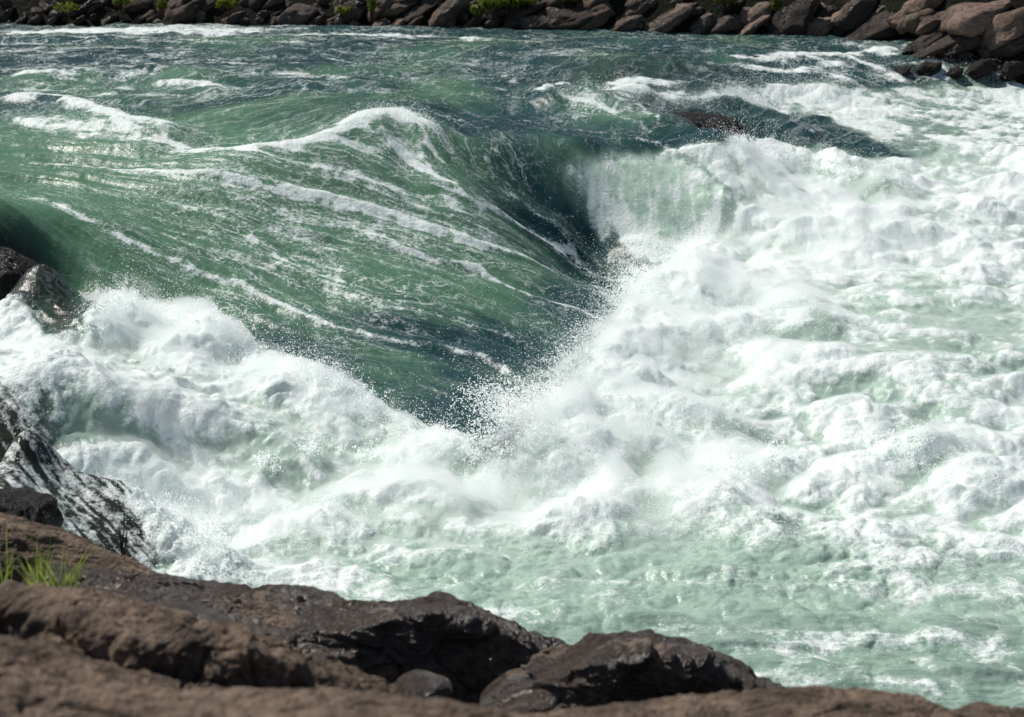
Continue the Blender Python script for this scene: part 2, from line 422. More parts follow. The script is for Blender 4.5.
def grid_mesh(name, P, attrs):
    nr, nc = P.shape[:2]
    me = bpy.data.meshes.new(name)
    me.vertices.add(nr * nc); me.vertices.foreach_set('co', P.astype(np.float32).ravel())
    i = np.arange(nr * nc, dtype=np.int32).reshape(nr, nc)
    q_ = np.stack([i[:-1, :-1], i[:-1, 1:], i[1:, 1:], i[1:, :-1]], -1).reshape(-1, 4)
    me.loops.add(q_.size); me.loops.foreach_set('vertex_index', q_.ravel())
    me.polygons.add(len(q_)); me.polygons.foreach_set('loop_start', np.arange(0, q_.size, 4, dtype=np.int32))
    me.polygons.foreach_set('use_smooth', np.ones(len(q_), bool))
    me.update()
    for k, (ty, v) in attrs.items():
        a = me.attributes.new(k, ty, 'POINT')
        a.data.foreach_set('vector' if ty == 'FLOAT_VECTOR' else 'value', v.astype(np.float32).ravel())
    return me

def link(name, me, mat=None, parent=None):
    o = bpy.data.objects.new(name, me); COL.objects.link(o)
    if mat: me.materials.append(mat)
    if parent: o.parent = parent
    return o

def tag(o, label=None, cat=None, group=None, kind=None):
    if label: o['label'] = label
    if cat: o['category'] = cat
    if group: o['group'] = group
    if kind: o['kind'] = kind
    return o

# ------------------------------------------------------------------ materials
def mat(name):
    m = bpy.data.materials.new(name); m.use_nodes = True
    nt = m.node_tree; nt.nodes.clear()
    return m, nt
class NT:
    def __init__(s, nt): s.nt = nt
    def n(s, ty, ins=None, **kw):
        nd = s.nt.nodes.new(ty)
        for k, v in kw.items(): setattr(nd, k, v)
        for k, v in (ins or {}).items():
            if isinstance(v, bpy.types.NodeSocket): s.nt.links.new(v, nd.inputs[k])
            else: nd.inputs[k].default_value = v
        return nd
    def math(s, op, a, b=0.0, c_=None, clamp=False):
        ins = {0: a, 1: b}
        if c_ is not None: ins[2] = c_
        return s.n('ShaderNodeMath', ins, operation=op, use_clamp=clamp).outputs[0]
    def mr(s, v, a, b, c_=0.0, d_=1.0, smooth=True):
        return s.n('ShaderNodeMapRange', {'Value': v, 'From Min': a, 'From Max': b, 'To Min': c_, 'To Max': d_},
                   interpolation_type='SMOOTHSTEP' if smooth else 'LINEAR').outputs[0]
    def mixc(s, f, a, b):
        return s.n('ShaderNodeMix', {0: f, 6: a, 7: b}, data_type='RGBA').outputs[2]
    def noise(s, vec, scale, detail=3, rough=.55, dist=0):
        return s.n('ShaderNodeTexNoise', {'Vector': vec, 'Scale': scale, 'Detail': detail, 'Roughness': rough, 'Distortion': dist}).outputs[0]
def attr(t, name, out='Fac'):
    return t.n('ShaderNodeAttribute', attribute_name=name).outputs[out]

def water_mat():
    m, nt = mat('river_water'); t = NT(nt)
    out = t.n('ShaderNodeOutputMaterial')
    pos = t.n('ShaderNodeNewGeometry').outputs['Position']
    flow = attr(t, 'flow', 'Vector'); foam = attr(t, 'foam'); aer_backlit = attr(t, 'aer_backlit'); rk = attr(t, 'rock')
    nf = t.noise(pos, 26, 4, .65); nc = t.noise(pos, 7, 4, .6)
    ns = t.noise(flow, 5.0, 5, .6, .6)
    sp_ = t.noise(pos, 42, 1, .5)
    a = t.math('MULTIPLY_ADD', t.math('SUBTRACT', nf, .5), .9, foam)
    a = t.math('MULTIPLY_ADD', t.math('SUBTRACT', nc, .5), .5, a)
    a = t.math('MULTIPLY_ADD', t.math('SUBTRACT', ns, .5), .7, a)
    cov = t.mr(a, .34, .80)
    speck = t.math('MULTIPLY', t.mr(sp_, .665, .72), t.mr(t.math('ADD', foam, t.math('MULTIPLY', nc, .5)), .28, .62))
    cov = t.math('MAXIMUM', cov, t.math('MULTIPLY', speck, .8))
    lacy = attr(t, 'lacy')
    wv = t.n('ShaderNodeVectorMath', {0: t.n('ShaderNodeTexNoise', {'Vector': flow, 'Scale': 2.2, 'Detail': 4.0, 'Roughness': .6}).outputs[1], 1: (.5, .5, .5)}, operation='SUBTRACT').outputs[0]
    wv = t.n('ShaderNodeVectorMath', {0: wv, 3: .55}, operation='SCALE').outputs[0]
    fv = t.n('ShaderNodeVectorMath', {0: flow, 1: wv}, operation='ADD').outputs[0]
    gate = t.noise(flow, 3.1, 4, .65)
    for sc_, wd_, am_ in ((2.4, .040, 1.5), (5.0, .055, 1.25), (10.0, .08, .6)):
        vo = t.n('ShaderNodeTexVoronoi', {'Vector': fv, 'Scale': sc_}, feature='DISTANCE_TO_EDGE').outputs['Distance']
        ln_ = t.mr(t.math('MULTIPLY_ADD', nf, .03, vo), .010, .010 + wd_, 1, 0)
        ln_ = t.math('MULTIPLY', ln_, t.math('MULTIPLY', t.mr(gate, .37, .62), t.math('MULTIPLY', lacy, am_), clamp=True))
        ln_ = t.math('MULTIPLY', ln_, t.mr(nf, .38, .55))
        cov = t.math('MAXIMUM', cov, ln_)
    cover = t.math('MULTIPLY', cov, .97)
    # water body colour
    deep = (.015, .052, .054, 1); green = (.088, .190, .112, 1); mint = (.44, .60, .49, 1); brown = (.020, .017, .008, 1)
    gmix = t.mr(t.math('ADD', t.noise(flow, 1.3, 2), t.math('MULTIPLY', attr(t, 'shoal'), .55)), .46, .86)
    body = t.mixc(gmix, deep, green)
    body = t.mixc(t.math('MULTIPLY', t.math('POWER', aer_backlit, 1.3), t.mr(nc, .2, .7, .65, 1.)), body, mint)
    body = t.mixc(t.math('MULTIPLY', t.mr(aer_backlit, .88, .99, 0, .85), t.mr(nc, .3, .62, .35, 1.)), body, (.54, .69, .57, 1))  # veil: backlight through the falling sheet painted as a paler body colour
    body = t.mixc(rk, body, brown)
    b1 = t.n('ShaderNodeBump', {'Height': t.math('ADD', t.noise(flow, 9, 3, .6), t.math('MULTIPLY', nf, .5)), 'Strength': .5, 'Distance': .025}).outputs[0]
    wat = t.n('ShaderNodeBsdfPrincipled', {'Base Color': body, 'Roughness': .26, 'IOR': 1.333, 'Normal': b1})
    hb = t.math('ADD', t.noise(pos, 13, 5, .7), t.math('MULTIPLY', t.noise(pos, 50, 3, .6), .4))
    b2 = t.n('ShaderNodeBump', {'Height': hb, 'Strength': .55, 'Distance': .05}).outputs[0]
    fcol = t.mixc(t.mr(nc, .3, .7), (.74, .84, .80, 1), (.87, .91, .89, 1))
    fo = t.n('ShaderNodeBsdfPrincipled', {'Base Color': fcol, 'Roughness': .5, 'Specular IOR Level': .3, 'Normal': b2})
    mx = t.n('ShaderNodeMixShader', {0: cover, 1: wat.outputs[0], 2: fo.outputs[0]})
    nt.links.new(mx.outputs[0], out.inputs[0])
    return m
MW = water_mat()
flow = np.stack([along * .45 + wx * .3, psi * .95 + wf * .6, zz * 0], -1)
river = link('river', grid_mesh('river', Pm, {'foam': ('FLOAT', foam), 'aer_backlit': ('FLOAT', aer_backlit), 'rock': ('FLOAT', np.clip(dark, 0, 1)), 'shoal': ('FLOAT', shoal), 'lacy': ('FLOAT', q * np.clip(tong + .25 * far * (1 - dark) + .12, 0, 1)), 'flow': ('FLOAT_VECTOR', flow)}), MW)
tag(river, 'turbulent green river pouring over drops into white foam', None, None, 'structure')

def foam_mat(name, col=(.54, .545, .541, 1)):
    m, nt = mat(name); t = NT(nt)
    out = t.n('ShaderNodeOutputMaterial')
    a = t.n('ShaderNodeBsdfDiffuse', {'Color': col}); b = t.n('ShaderNodeBsdfTranslucent', {'Color': col})
    mx = t.n('ShaderNodeAddShader', {0: a.outputs[0], 1: b.outputs[0]})
    nt.links.new(mx.outputs[0], out.inputs[0]); return m
MS = foam_mat('spray_droplets')

# ------------------------------------------------------------------ spray: thrown droplets along the breaking edges
def tet_mesh(name, C, r):
    n = len(C)
    base = np.array([[1, 1, 1], [1, -1, -1], [-1, 1, -1], [-1, -1, 1]], np.float32) / 1.732
    # random rotation
    qn = rng.normal(size=(n, 4)).astype(np.float32); qn /= np.linalg.norm(qn, axis=1)[:, None]
    w_, x_, y_, z_ = qn.T
    Rm = np.stack([1 - 2 * (y_**2 + z_**2), 2 * (x_*y_ - z_*w_), 2 * (x_*z_ + y_*w_), 2 * (x_*y_ + z_*w_), 1 - 2 * (x_**2 + z_**2), 2 * (y_*z_ - x_*w_),
                   2 * (x_*z_ - y_*w_), 2 * (y_*z_ + x_*w_), 1 - 2 * (x_**2 + y_**2)], 1).reshape(n, 3, 3)
    V = np.einsum('nij,kj->nki', Rm, base) * r[:, None, None] + C[:, None, :]
    f = np.array([[0, 1, 2], [0, 3, 1], [0, 2, 3], [1, 3, 2]], np.int32)
    Fi = (np.arange(n, dtype=np.int32)[:, None, None] * 4 + f[None]).reshape(-1, 3)
    me = bpy.data.meshes.new(name)
    me.vertices.add(n * 4); me.vertices.foreach_set('co', V.astype(np.float32).ravel())
    me.loops.add(Fi.size); me.loops.foreach_set('vertex_index', Fi.ravel())
    me.polygons.add(len(Fi)); me.polygons.foreach_set('loop_start', np.arange(0, Fi.size, 3, dtype=np.int32))
    me.polygons.foreach_set('use_smooth', np.zeros(len(Fi), bool))
    me.update(); return me
zf = Pm[..., 2]
def surf_z(x, y):
    j = (1 / y - inv[0]) / (inv[-1] - inv[0]) * (NR - 1)
    i = (x / (y * 0.31 + .6) + 1) / 2 * (NC - 1)
    return zf[np.clip(j.astype(int), 0, NR - 1), np.clip(i.astype(int), 0, NC - 1)]
DC, DR = [], []
def spray(pts, n, spread=.15, up=.25, fwd=(0, 0), size=(.003, .010), clump=.5):
    P = np.array(hits(pts, .1)); L = np.r_[0, np.cumsum(np.linalg.norm(np.diff(P, axis=0), axis=1))]
    t = rng.random(n)
    # clumping: jets along the edge
    jn = noise3(t * L[-1] * 3.1, 3.3, np.zeros(n)) * .5 + .5
    keep = rng.random(n) < (1 - clump) + clump * np.clip(jn * 1.6 - .2, 0, 1) ** 1.5
    t = t[keep]; jn = jn[keep]; n = len(t)
    x = np.interp(t * L[-1], L, P[:, 0]); y = np.interp(t * L[-1], L, P[:, 1])
    x += rng.normal(size=n) * spread; y += rng.normal(size=n) * spread
    h = rng.exponential(1, n) * up * (.35 + 1.3 * jn ** 1.5)
    x += fwd[0] * h; y += fwd[1] * h
    z = surf_z(x, y) + h * (1 - .15 * h) - .02
    s = size[0] + (size[1] - size[0]) * rng.random(n) ** 3.5
    s *= np.exp(-h * .6) * .5 + .5
    DC.append(np.stack([x, y, z], 1)); DR.append(s)
E1 = [(90,318),(130,302),(190,314),(250,350)]
E2 = [(240,354),(300,368),(370,402),(430,426),(480,456)]
E3 = [(490,462),(540,422),(575,365),(620,312),(665,268),(720,232)]
spray(E1, 15000, .16, .16); spray(E2, 20000, .16, .15); spray(E3, 34000, .20, .20, (-.3, .1)); 
spray(E3, 14000, .30, .40, (-.6, .2), (.003, .008))
spray([(505,450),(530,430),(560,392)], 7000, .14, .25, (-.8, .3), (.004, .013), .8)
spray([(630,300),(650,275),(665,270)], 4000, .14, .22, (-.8, .2), (.004, .012), .8)
spray([(700,160),(740,138),(800,150),(870,165),(910,195)], 14000, .2, .12)
spray([(350,118),(385,104),(415,112),(440,135)], 6000, .10, .06, size=(.003,.008)); spray([(540,96),(565,86),(605,92),(640,84),(665,96),(760,84),(850,80)], 7000, .15, .08)
spray([(610,256),(650,266),(700,244)], 4000, .15, .10)
spray([(540,470),(600,430),(680,400),(740,430)], 14000, .3, .10); spray([(130,485),(160,505),(180,540)], 3500, .2, .08); spray([(170,500),(200,530),(190,560)], 8000, .14, .14, (.5,0))
spray([(640,330),(720,320),(800,300),(835,330)], 9000, .25, .10); spray([(250,540),(330,500),(420,490)], 8000, .3, .06)
spray([(560,520),(640,490),(720,500),(800,520)], 9000, .3, .06); spray([(880,455),(930,440),(970,470)], 4000, .2, .08)
spray([(60,97),(120,116),(200,134)], 4000, .2, .04); spray([(930,60),(1020,60)], 4000, .2, .06)
def jets(pts, n, vx, vy, vz, m=46, size=(.003, .014)):
    P = np.array(hits(pts, .1)); L_ = np.r_[0, np.cumsum(np.linalg.norm(np.diff(P, axis=0), axis=1))]
    for i in range(n):
        t_ = rng.random() * L_[-1]; x0 = np.interp(t_, L_, P[:, 0]) + rng.normal() * .06; y0 = np.interp(t_, L_, P[:, 1]) + rng.normal() * .08
        v0 = np.array([vx + rng.normal() * .5, vy + rng.normal() * .4, vz * rng.uniform(.5, 1.2)])
        tt = rng.random(m) ** .8 * v0[2] / 9.8 * 1.3
        jit = rng.normal(size=(m, 3)) * .012 * (1 + 6 * tt[:, None])
        z0 = surf_z(np.array([x0]), np.array([y0]))[0] + .02
        q_ = np.stack([x0 + v0[0] * tt, y0 + v0[1] * tt, z0 + v0[2] * tt - 4.9 * tt ** 2], 1) + jit
        DC.append(q_); DR.append(size[0] + (size[1] - size[0]) * rng.random(m) ** 3.5)
jets([(505,452),(535,428),(568,385)], 110, -.9, .3, 1.9); jets([(505,440),(540,410)], 70, -1.3, .3, 2.3, 60, (.005, .014))
jets([(565,375),(620,312),(660,275)], 130, -.9, .2, 1.6); jets([(635,295),(655,275)], 60, -1.3, .2, 1.9, 50, (.005, .013))
jets(E1, 90, .1, .3, 1.4); jets(E2, 120, .3, .3, 1.3); jets([(170,500),(200,530),(195,560)], 80, .8, .0, 1.5); jets([(700,455),(740,470),(790,450)], 60, 0, 0, 1.3)
jets([(740,140),(800,150),(880,170)], 70, .2, .2, 1.3); jets([(350,116),(390,105),(430,125)], 60, .4, .2, .9, 30, (.003, .007)); jets([(560,90),(620,86),(660,90),(760,84)], 80, .2, .2, 1.1, 30, (.003, .007))
jets([(250,470),(330,440),(400,450)], 60, .3, 0, 1.3); jets([(880,450),(930,440)], 30, 0, 0, 1.3)
DC = np.concatenate(DC); DR = np.concatenate(DR)
sprayo = link('water_spray', tet_mesh('water_spray', DC, DR), MS)
tag(sprayo, 'white droplets thrown up above the breaking foam', None, None, 'stuff')
print('spray', len(DC), round(time.time() - T0, 1))


# ------------------------------------------------------------------ mist of fine spray hanging over the breaking foam (closed shell, even density)
MI = blobs([(80,335,.8,.8),(150,310,1.0,1.1),(230,340,.8,.9),(300,370,.7,.9),(370,405,.6,.8),(440,440,.5,.4),(560,430,.6,.7),(585,395,.7,1.1),(620,340,.8,1.3),(650,300,.7,1.1),(690,275,.6,1.),
            (740,245,.5,.8),(680,360,1.2,.9),(600,460,1.2,.8),(775,185,.6,.8),(830,190,.8,.9),(880,210,.6,.5),(740,300,.8,.7),(800,300,.6,.6),(170,500,.8,.8),(200,540,.6,.7),(930,440,.6,.5),
            (380,490,1.0,.6),(300,520,.9,.5),(800,260,1.2,.5),(950,250,1.2,.3),(700,480,1.,.6),(500,500,1.,.5),(620,90,.5,.3),(395,112,.4,.25)])
rs = slice(0, NR, 3); cs = slice(0, NC, 2)
mX, mY = X[rs, cs], Y[rs, cs]
msk = samp(MI, mX, mY)
zs_ = zz[rs, cs]
for _k in range(3):
    zs_ = (zs_ + np.roll(zs_, 1, 0) + np.roll(zs_, -1, 0) + np.roll(zs_, 1, 1) + np.roll(zs_, -1, 1)) / 5
b_ = .55 + .9 * fbm(mX * 1.6, mY * 1.6, 1.5, 4, mode='b') + .6 * fbm(mX * 5, mY * 5, 4.5, 3)
skin = cov_t[rs, cs] * .06
ledm = np.clip(np.maximum(samp(LEDGE, mX, mY) * 1.3, lip[rs, cs] * 1.2), 0, 1); msk = msk * (1 - ledm)
mtop = zs_ - .12 * ledm + skin * (1 - ledm) + np.clip(msk, 0, 1.1) * sstep(.08, .4, msk) * np.clip(b_, 0, 2) * .15 - .03
mtop = np.where((msk < .08) & (cov_t[rs, cs] < .05), samp(ZB, mX, mY) - .5, mtop)
mbot = samp(ZB, mX, mY) - .9
mp = np.concatenate([np.stack([mX, mY, mtop], -1), np.stack([mX, mY, mbot], -1)[::-1], np.stack([mX, mY, mtop], -1)[:1]], 0)
mist = link('mist', grid_mesh('mist', mp, {}))
mm, nt = mat('mist'); t = NT(nt); o_ = t.n('ShaderNodeOutputMaterial')
pv = t.n('ShaderNodeVolumePrincipled', {'Color': (.985, 1.0, .997, 1), 'Density': 4.5, 'Anisotropy': .25}); nt.links.new(pv.outputs[0], o_.inputs['Volume'])
mist.data.materials.append(mm); tag(mist, 'fine white mist hanging over the breaking foam', None, None, 'stuff')

# ------------------------------------------------------------------ rocks
def rock_mat(name, base, lite, wet=0.0, moss=0.0, scale=1.0):
    m, nt = mat(name); t = NT(nt)
    out = t.n('ShaderNodeOutputMaterial')
    pos = t.n('ShaderNodeNewGeometry').outputs['Position']
    n1 = t.noise(pos, 1.6 * scale, 6, .6); n2 = t.noise(pos, 11 * scale, 5, .65); n3 = t.noise(pos, 60 * scale, 3, .6); n4 = t.noise(pos, 26 * scale, 4, .7)
    col = t.mixc(t.mr(n1, .3, .7), base, lite)
    col = t.mixc(t.math('MULTIPLY', t.mr(n4, .50, .62), .45), col, tuple(v * .55 for v in base[:3]) + (1,))
    col = t.mixc(t.math('MULTIPLY', t.mr(n2, .45, .68), .65), col, tuple(v * .45 for v in base[:3]) + (1,))
    col = t.mixc(t.math('MULTIPLY', t.mr(n3, .55, .75), .35), col, (lite[0] * 1.5, lite[1] * 1.5, lite[2] * 1.45, 1))
    hh = t.math('ADD', t.math('MULTIPLY', n2, 1.0), t.math('ADD', t.math('MULTIPLY', n3, .25), t.math('MULTIPLY', n4, t.mr(n1, .4, .6, .35, 1.4 if wet > .4 else .35))))
    b = t.n('ShaderNodeBump', {'Height': hh, 'Strength': .8, 'Distance': .08 / scale}).outputs[0]
    wm = t.mr(t.noise(pos, 1.3 * scale, 4, .6), .57 - wet * .4, .64 - wet * .4) if wet else 0.0
    if wet:
        col = t.mixc(t.math('MULTIPLY', wm, .6), col, tuple(v * .35 for v in base[:3]) + (1,))
        ro = t.mr(wm, 0, 1, .85, .21, False)
    else: ro = .85
    p = t.n('ShaderNodeBsdfPrincipled', {'Base Color': col, 'Roughness': ro, 'Normal': b, 'Specular IOR Level': .9 if wet > .4 else .3})
    nt.links.new(p.outputs[0], out.inputs[0]); return m
M_near = rock_mat('near_rock', (.065, .048, .037, 1), (.26, .187, .132, 1), 0, 0, 1.6)
M_wet = rock_mat('wet_rock', (.060, .045, .035, 1), (.25, .175, .118, 1), .5, 0, 1.8)
M_far = rock_mat('far_rock', (.11, .080, .062, 1), (.28, .21, .16, 1), .12, 0, .8)
M_black = rock_mat('dark_rock', (.012, .010, .009, 1), (.026, .022, .018, 1), .35, 0, 1.2)

def ico(sub):
    import bmesh
    bm = bmesh.new(); bmesh.ops.create_icosphere(bm, subdivisions=sub, radius=1)
    v = np.array([p.co[:] for p in bm.verts], np.float32); f = np.array([[q_.index for q_ in fc.verts] for fc in bm.faces], np.int32)
    bm.free(); return v, f
ICO = {k: ico(k) for k in (3, 4, 6)}

def boulder(name, cen, size, rotz=0, tilt=0, roll=0, sub=4, seed=0, cuts=7, rough=.10, m=None, strata=0.0):
    v, f = ICO[sub]; v = v.copy()
    r_ = np.random.default_rng(seed + 100)
    # chip facets off the ball
    for _ in range(cuts):
        nrm = r_.normal(size=3); nrm /= np.linalg.norm(nrm); dd = r_.uniform(.48, .85)
        s_ = v @ nrm - dd
        v = v - np.where(s_ > 0, s_ * .88, 0)[:, None] * nrm
    o = r_.uniform(-50, 50, 3)
    dsp = fbm(v[:, 0] * 1.3 + o[0], v[:, 1] * 1.3 + o[1], v[:, 2] * 1.3 + o[2], 3) * rough * 2.2
    dsp += fbm(v[:, 0] * 4 + o[1], v[:, 1] * 4 + o[0], v[:, 2] * 4, 4, mode='r') * rough * .8
    if strata:
        dsp += strata * (np.abs(noise3(v[:, 0] * 1.2 + o[0], v[:, 1] * 1.2, v[:, 2] * 7 + noise3(v[:, 0] * 2, v[:, 1] * 2, 1.) * 2)) * 2 - .5)
    n_ = v / (np.linalg.norm(v, axis=1)[:, None] + 1e-6)
    v = (v + n_ * dsp[:, None]) * np.array(size, np.float32)
    ca, sa = math.cos(roll), math.sin(roll)
    Ry = np.array([[ca, 0, sa], [0, 1, 0], [-sa, 0, ca]])
    ca, sa = math.cos(tilt), math.sin(tilt)
    Rx = np.array([[1, 0, 0], [0, ca, -sa], [0, sa, ca]])
    v = v @ (Rx @ Ry).T
    me = bpy.data.meshes.new(name)
    me.vertices.add(len(v)); me.vertices.foreach_set('co', v.astype(np.float32).ravel())
    me.loops.add(f.size); me.loops.foreach_set('vertex_index', f.ravel())
    me.polygons.add(len(f)); me.polygons.foreach_set('loop_start', np.arange(0, f.size, 3, dtype=np.int32))
    me.polygons.foreach_set('use_smooth', np.ones(len(f), bool)); me.update()
    ob = link(name, me, m); ob.location = cen; ob.rotation_euler = (0, 0, rotz)
    return ob

# near bank: each slab is a height field of its own outline, real thickness
def slab(name, prof, label, m, seed, thick=1.2, nx=460, ny=300, amp=1.0):
    """prof: crest, breaks of slope and foot, each a polyline seen at its own distance"""
    ux = np.linspace(0, 1, nx); uy = np.linspace(0, 1, ny)
    def poly(pts, yy):
        pts = np.array(pts, float); yy = np.array(yy, float)
        L = np.r_[0, np.cumsum(np.linalg.norm(np.diff(pts, axis=0), axis=1))]; L /= L[-1]
        px_ = np.interp(ux, L, pts[:, 0]); py_ = np.interp(ux, L, pts[:, 1]); y_ = np.interp(ux, L, yy)
        kk = np.ones(21) / 21
        py_ = np.convolve(np.pad(py_, 10, 'edge'), kk, 'valid'); px_ = np.convolve(np.pad(px_, 10, 'edge'), kk, 'valid'); y_ = np.convolve(np.pad(y_, 10, 'edge'), kk, 'valid')
        dx, dy, dz = ray(px_, py_); t_ = y_ / dy
        return np.stack([dx * t_, y_, CH + dz * t_], 1)
    Ls = np.stack([poly(*p) for p in prof])
    tt = np.r_[0, np.cumsum([np.linalg.norm(Ls[i + 1] - Ls[i], axis=1).mean() for i in range(len(Ls) - 1)])]; tt /= tt[-1]
    Vv = np.zeros((ny, nx, 3))
    for a_ in range(nx):
        for k_ in range(3): Vv[:, a_, k_] = np.interp(uy, tt, Ls[:, a_, k_])
    kk = np.hanning(23); kk /= kk.sum()
    if len(prof) > 2:
        pad = np.concatenate([2 * Vv[:1] - Vv[11:0:-1], Vv, 2 * Vv[-1:] - Vv[-2:-13:-1]], 0)
        Vv = sum(kk[j] * pad[j:j + ny] for j in range(23))
    s = seed * 3.7
    Vv[..., 0] += .10 * fbm(Vv[..., 1] * 2.5 + s, Vv[..., 2] * 5, s, 3)
    du = np.gradient(Vv, axis=1); dv = np.gradient(Vv, axis=0); nn = np.cross(du, dv); nn /= np.linalg.norm(nn, axis=-1, keepdims=True)
    nn[nn[..., 2] < 0] *= -1
    bx, by, bz = Vv[..., 0], Vv[..., 1], Vv[..., 2]
    wq = fbm(bx * 1.1 + s, by * 1.1, bz + 3, 3) * .5
    n1 = fbm(bx * 1.0 + s, by * 1.2, bz * 1.2 + s, 3) * .16
    n2 = fbm(bx * 1.4 + s + wq, by * 3.6 + wq + bx * .8, bz * 3 + s, 5, mode='r') * .13
    n3 = (np.abs(fbm(bx * 4 + s + wq, by * 7 + bx * 2, bz * 7 + 9, 4)) - .15) * -.10
    n4 = fbm(bx * 18 + s, by * 20, bz * 18 + 2, 3) * .018
    cr = 1 - np.abs(noise3(bx * 1.3 + s + wq * 1.5, by * 2.6 + bx * 1.1, bz * 2 + 7)) * 2.0
    cr2 = 1 - np.abs(noise3(bx * 3.1 - s + wq, by * 5.0 - bx * 1.5, bz * 4 + 1)) * 2.0
    n4 = n4 - .055 * sstep(.86, 1.0, cr) - .022 * sstep(.86, 1.0, cr2)
    en = sstep(0, .10, uy)[:, None] * .8 + .2
    Vv = Vv + nn * ((n1 * en + n2 * en + n3 + n4) * amp)[..., None]
    # wrap round the back and under: back rows fall away, ends fall, so the slab is closed and thick
    nb = 24; k = np.linspace(0, 1, nb + 1)[1:]
    back = Vv[0][None] + np.stack([np.zeros(nb), .35 * np.sin(k * 1.57), -thick * k ** 1.3], -1)[:, None, :]
    back[..., 1] += .04 * fbm(back[..., 0] * 4, back[..., 2] * 4, s, 3) * k[:, None]
    frnt = Vv[-1][None] + np.stack([np.zeros(nb), -.12 * np.sin(k * 1.57), -thick * .8 * k], -1)[:, None, :]
    frnt[..., 1] += .05 * fbm(frnt[..., 0] * 4, frnt[..., 2] * 4, s, 3) * k[:, None]
    A_ = np.concatenate([back[::-1], Vv, frnt], 0)
    ke = np.linspace(0, 1, 17)[1:]
    lft = A_[:, :1] + np.stack([-.38 * np.sin(ke * 1.57) ** .8, 0 * ke, -thick * .8 * ke ** 1.6], -1)[None]
    lft[..., 0] += .10 * fbm(lft[..., 1] * 3, lft[..., 2] * 4, s + 5, 4) * np.minimum(ke * 3, 1)[None]
    rgt = A_[:, -1:] + np.stack([.30 * np.sin(ke * 1.57) ** .8, 0 * ke, -thick * .8 * ke ** 1.6], -1)[None]
    A_ = np.concatenate([lft[:, ::-1], A_, rgt], 1)
    me = grid_mesh(name, A_[::-1], {})
    o = link(name, me, m); tag(o, label, 'rock', 'near bank rocks')
    return o

slab('bank_rock', [([(-140,505),(0,512),(60,527),(110,551),(158,576)], [13.6,13.5,13.4,13.2,12.9]), ([(-140,520),(0,524),(60,538),(110,560),(160,579)], [13.3,13.2,13.1,12.95,12.8]),
     ([(-140,575),(0,572),(60,578),(110,582),(165,586)], [13.1,13.05,12.95,12.85,12.8])],
     'dark slab with a lit brown rim behind the grass at left', M_near, 1, 1.5, amp=.3)
slab('bank_rock', [([(40,566),(100,569),(150,576),(220,584),(320,588),(350,602),(430,602),(480,612),(530,629),(575,650)], [12.2,12.2,12.2,12.1,12,11.9,11.9,11.9,11.9,11.9]),
     ([(40,600),(100,606),(150,614),(230,630),(300,634),(350,634),(400,618),(440,613),(480,621),(530,643),(574,664)], [11.6,11.6,11.6,11.55,11.5,11.45,11.6,11.7,11.7,11.7,11.75]),
     ([(40,660),(150,670),(250,690),(330,712),(400,722),(480,728),(530,722),(566,700)], [10.9,10.9,11.05,11.2,11.4,11.48,11.5,11.6])],
     'long brown ledge with glinting wet hollows and a black front face, reaching the foam', M_wet, 2, 1.5, amp=.6)
slab('bank_rock', [([(-120,598),(0,590),(60,592),(130,602),(210,620),(290,650),(400,698)], [9.6,9.5,9.5,9.4,9.3,9.3,9.3]),
     ([(-120,606),(0,604),(60,622),(130,636),(200,640),(290,664),(400,703)], [9.2,9.2,9.0,8.9,8.9,9.0,9.2]),
     ([(-120,640),(0,645),(60,652),(130,676),(200,686),(290,692),(400,716)], [9.14,9.13,8.95,8.84,8.84,8.95,9.16]),
     ([(-120,720),(0,720),(100,720),(200,730),(300,735),(400,740)], [7.9]*6)],
     'broad soft-focus brown rock below the grass, with a black hollow across it', M_near, 3, 1.2, amp=.55)
slab('bank_rock', [([(-160,630),(0,634),(50,641),(95,662),(150,692),(200,715)], [7.2]*6), ([(-160,700),(0,690),(80,700),(150,715),(210,730)], [6.8]*5), ([(-160,800),(0,800),(80,800),(220,810)], [6.0]*4)],
     'blurred brown rock in the bottom left corner', M_near, 4, 1.0, amp=.5)
slab('bank_rock', [([(30,735),(70,708),(120,694),(220,690),(320,688),(420,697),(500,708),(560,722)], [6.9]*8), ([(30,820),(250,820),(560,820)], [5.9]*3)],
     'blurred pale brown rock along the bottom edge, left of centre', M_near, 5, 1.0, amp=.35)
slab('bank_rock', [([(532,668),(545,650),(590,641),(640,633),(690,645),(740,668),(785,692)], [11.4,11.4,11.4,11.4,11.3,11.2,11.1]), ([(531,690),(560,672),(600,662),(650,652),(700,662),(745,682),(787,696)], [11.1,11.1,11.0,11.0,11.0,11.0,11.0]),
     ([(530,710),(600,720),(680,716),(790,708)], [10.85,10.93,10.95,10.93])],
     'dark wet boulder with sparkling left side, at the water edge', M_wet, 6, 1.3, amp=.6)
slab('bank_rock', [([(470,722),(560,708),(640,700),(720,693),(790,688),(860,690),(920,698),(950,716)], [8.6]*8), ([(470,800),(700,800),(950,800)], [7.4]*3)],
     'low soft-focus grey brown rock along the bottom, right of centre', M_near, 7, 1.0, amp=.4)
slab('bank_rock', [([(925,722),(950,708),(985,701),(1030,711),(1150,720)], [8.9]*5), ([(925,790),(1150,790)], [7.8]*2)],
     'low brown rock in the bottom right corner', M_near, 8, 1.0, amp=.35)
o = boulder('bank_rock', at_y(418, 694, 10.1), (.16, .14, .10), .3, 0, 0, 4, 41, 5, .1, M_wet)
tag(o, 'small wet stone in the dark gap below the long ledge', 'rock', 'near bank rocks')
o = boulder('bank_rock', at_y(-4, 524, 15.2), (.40, .5, .27), -.5, 0, .35, 6, 42, 6, .10, M_black)
tag(o, 'black wet rock under thin falling water at the left edge', 'rock')
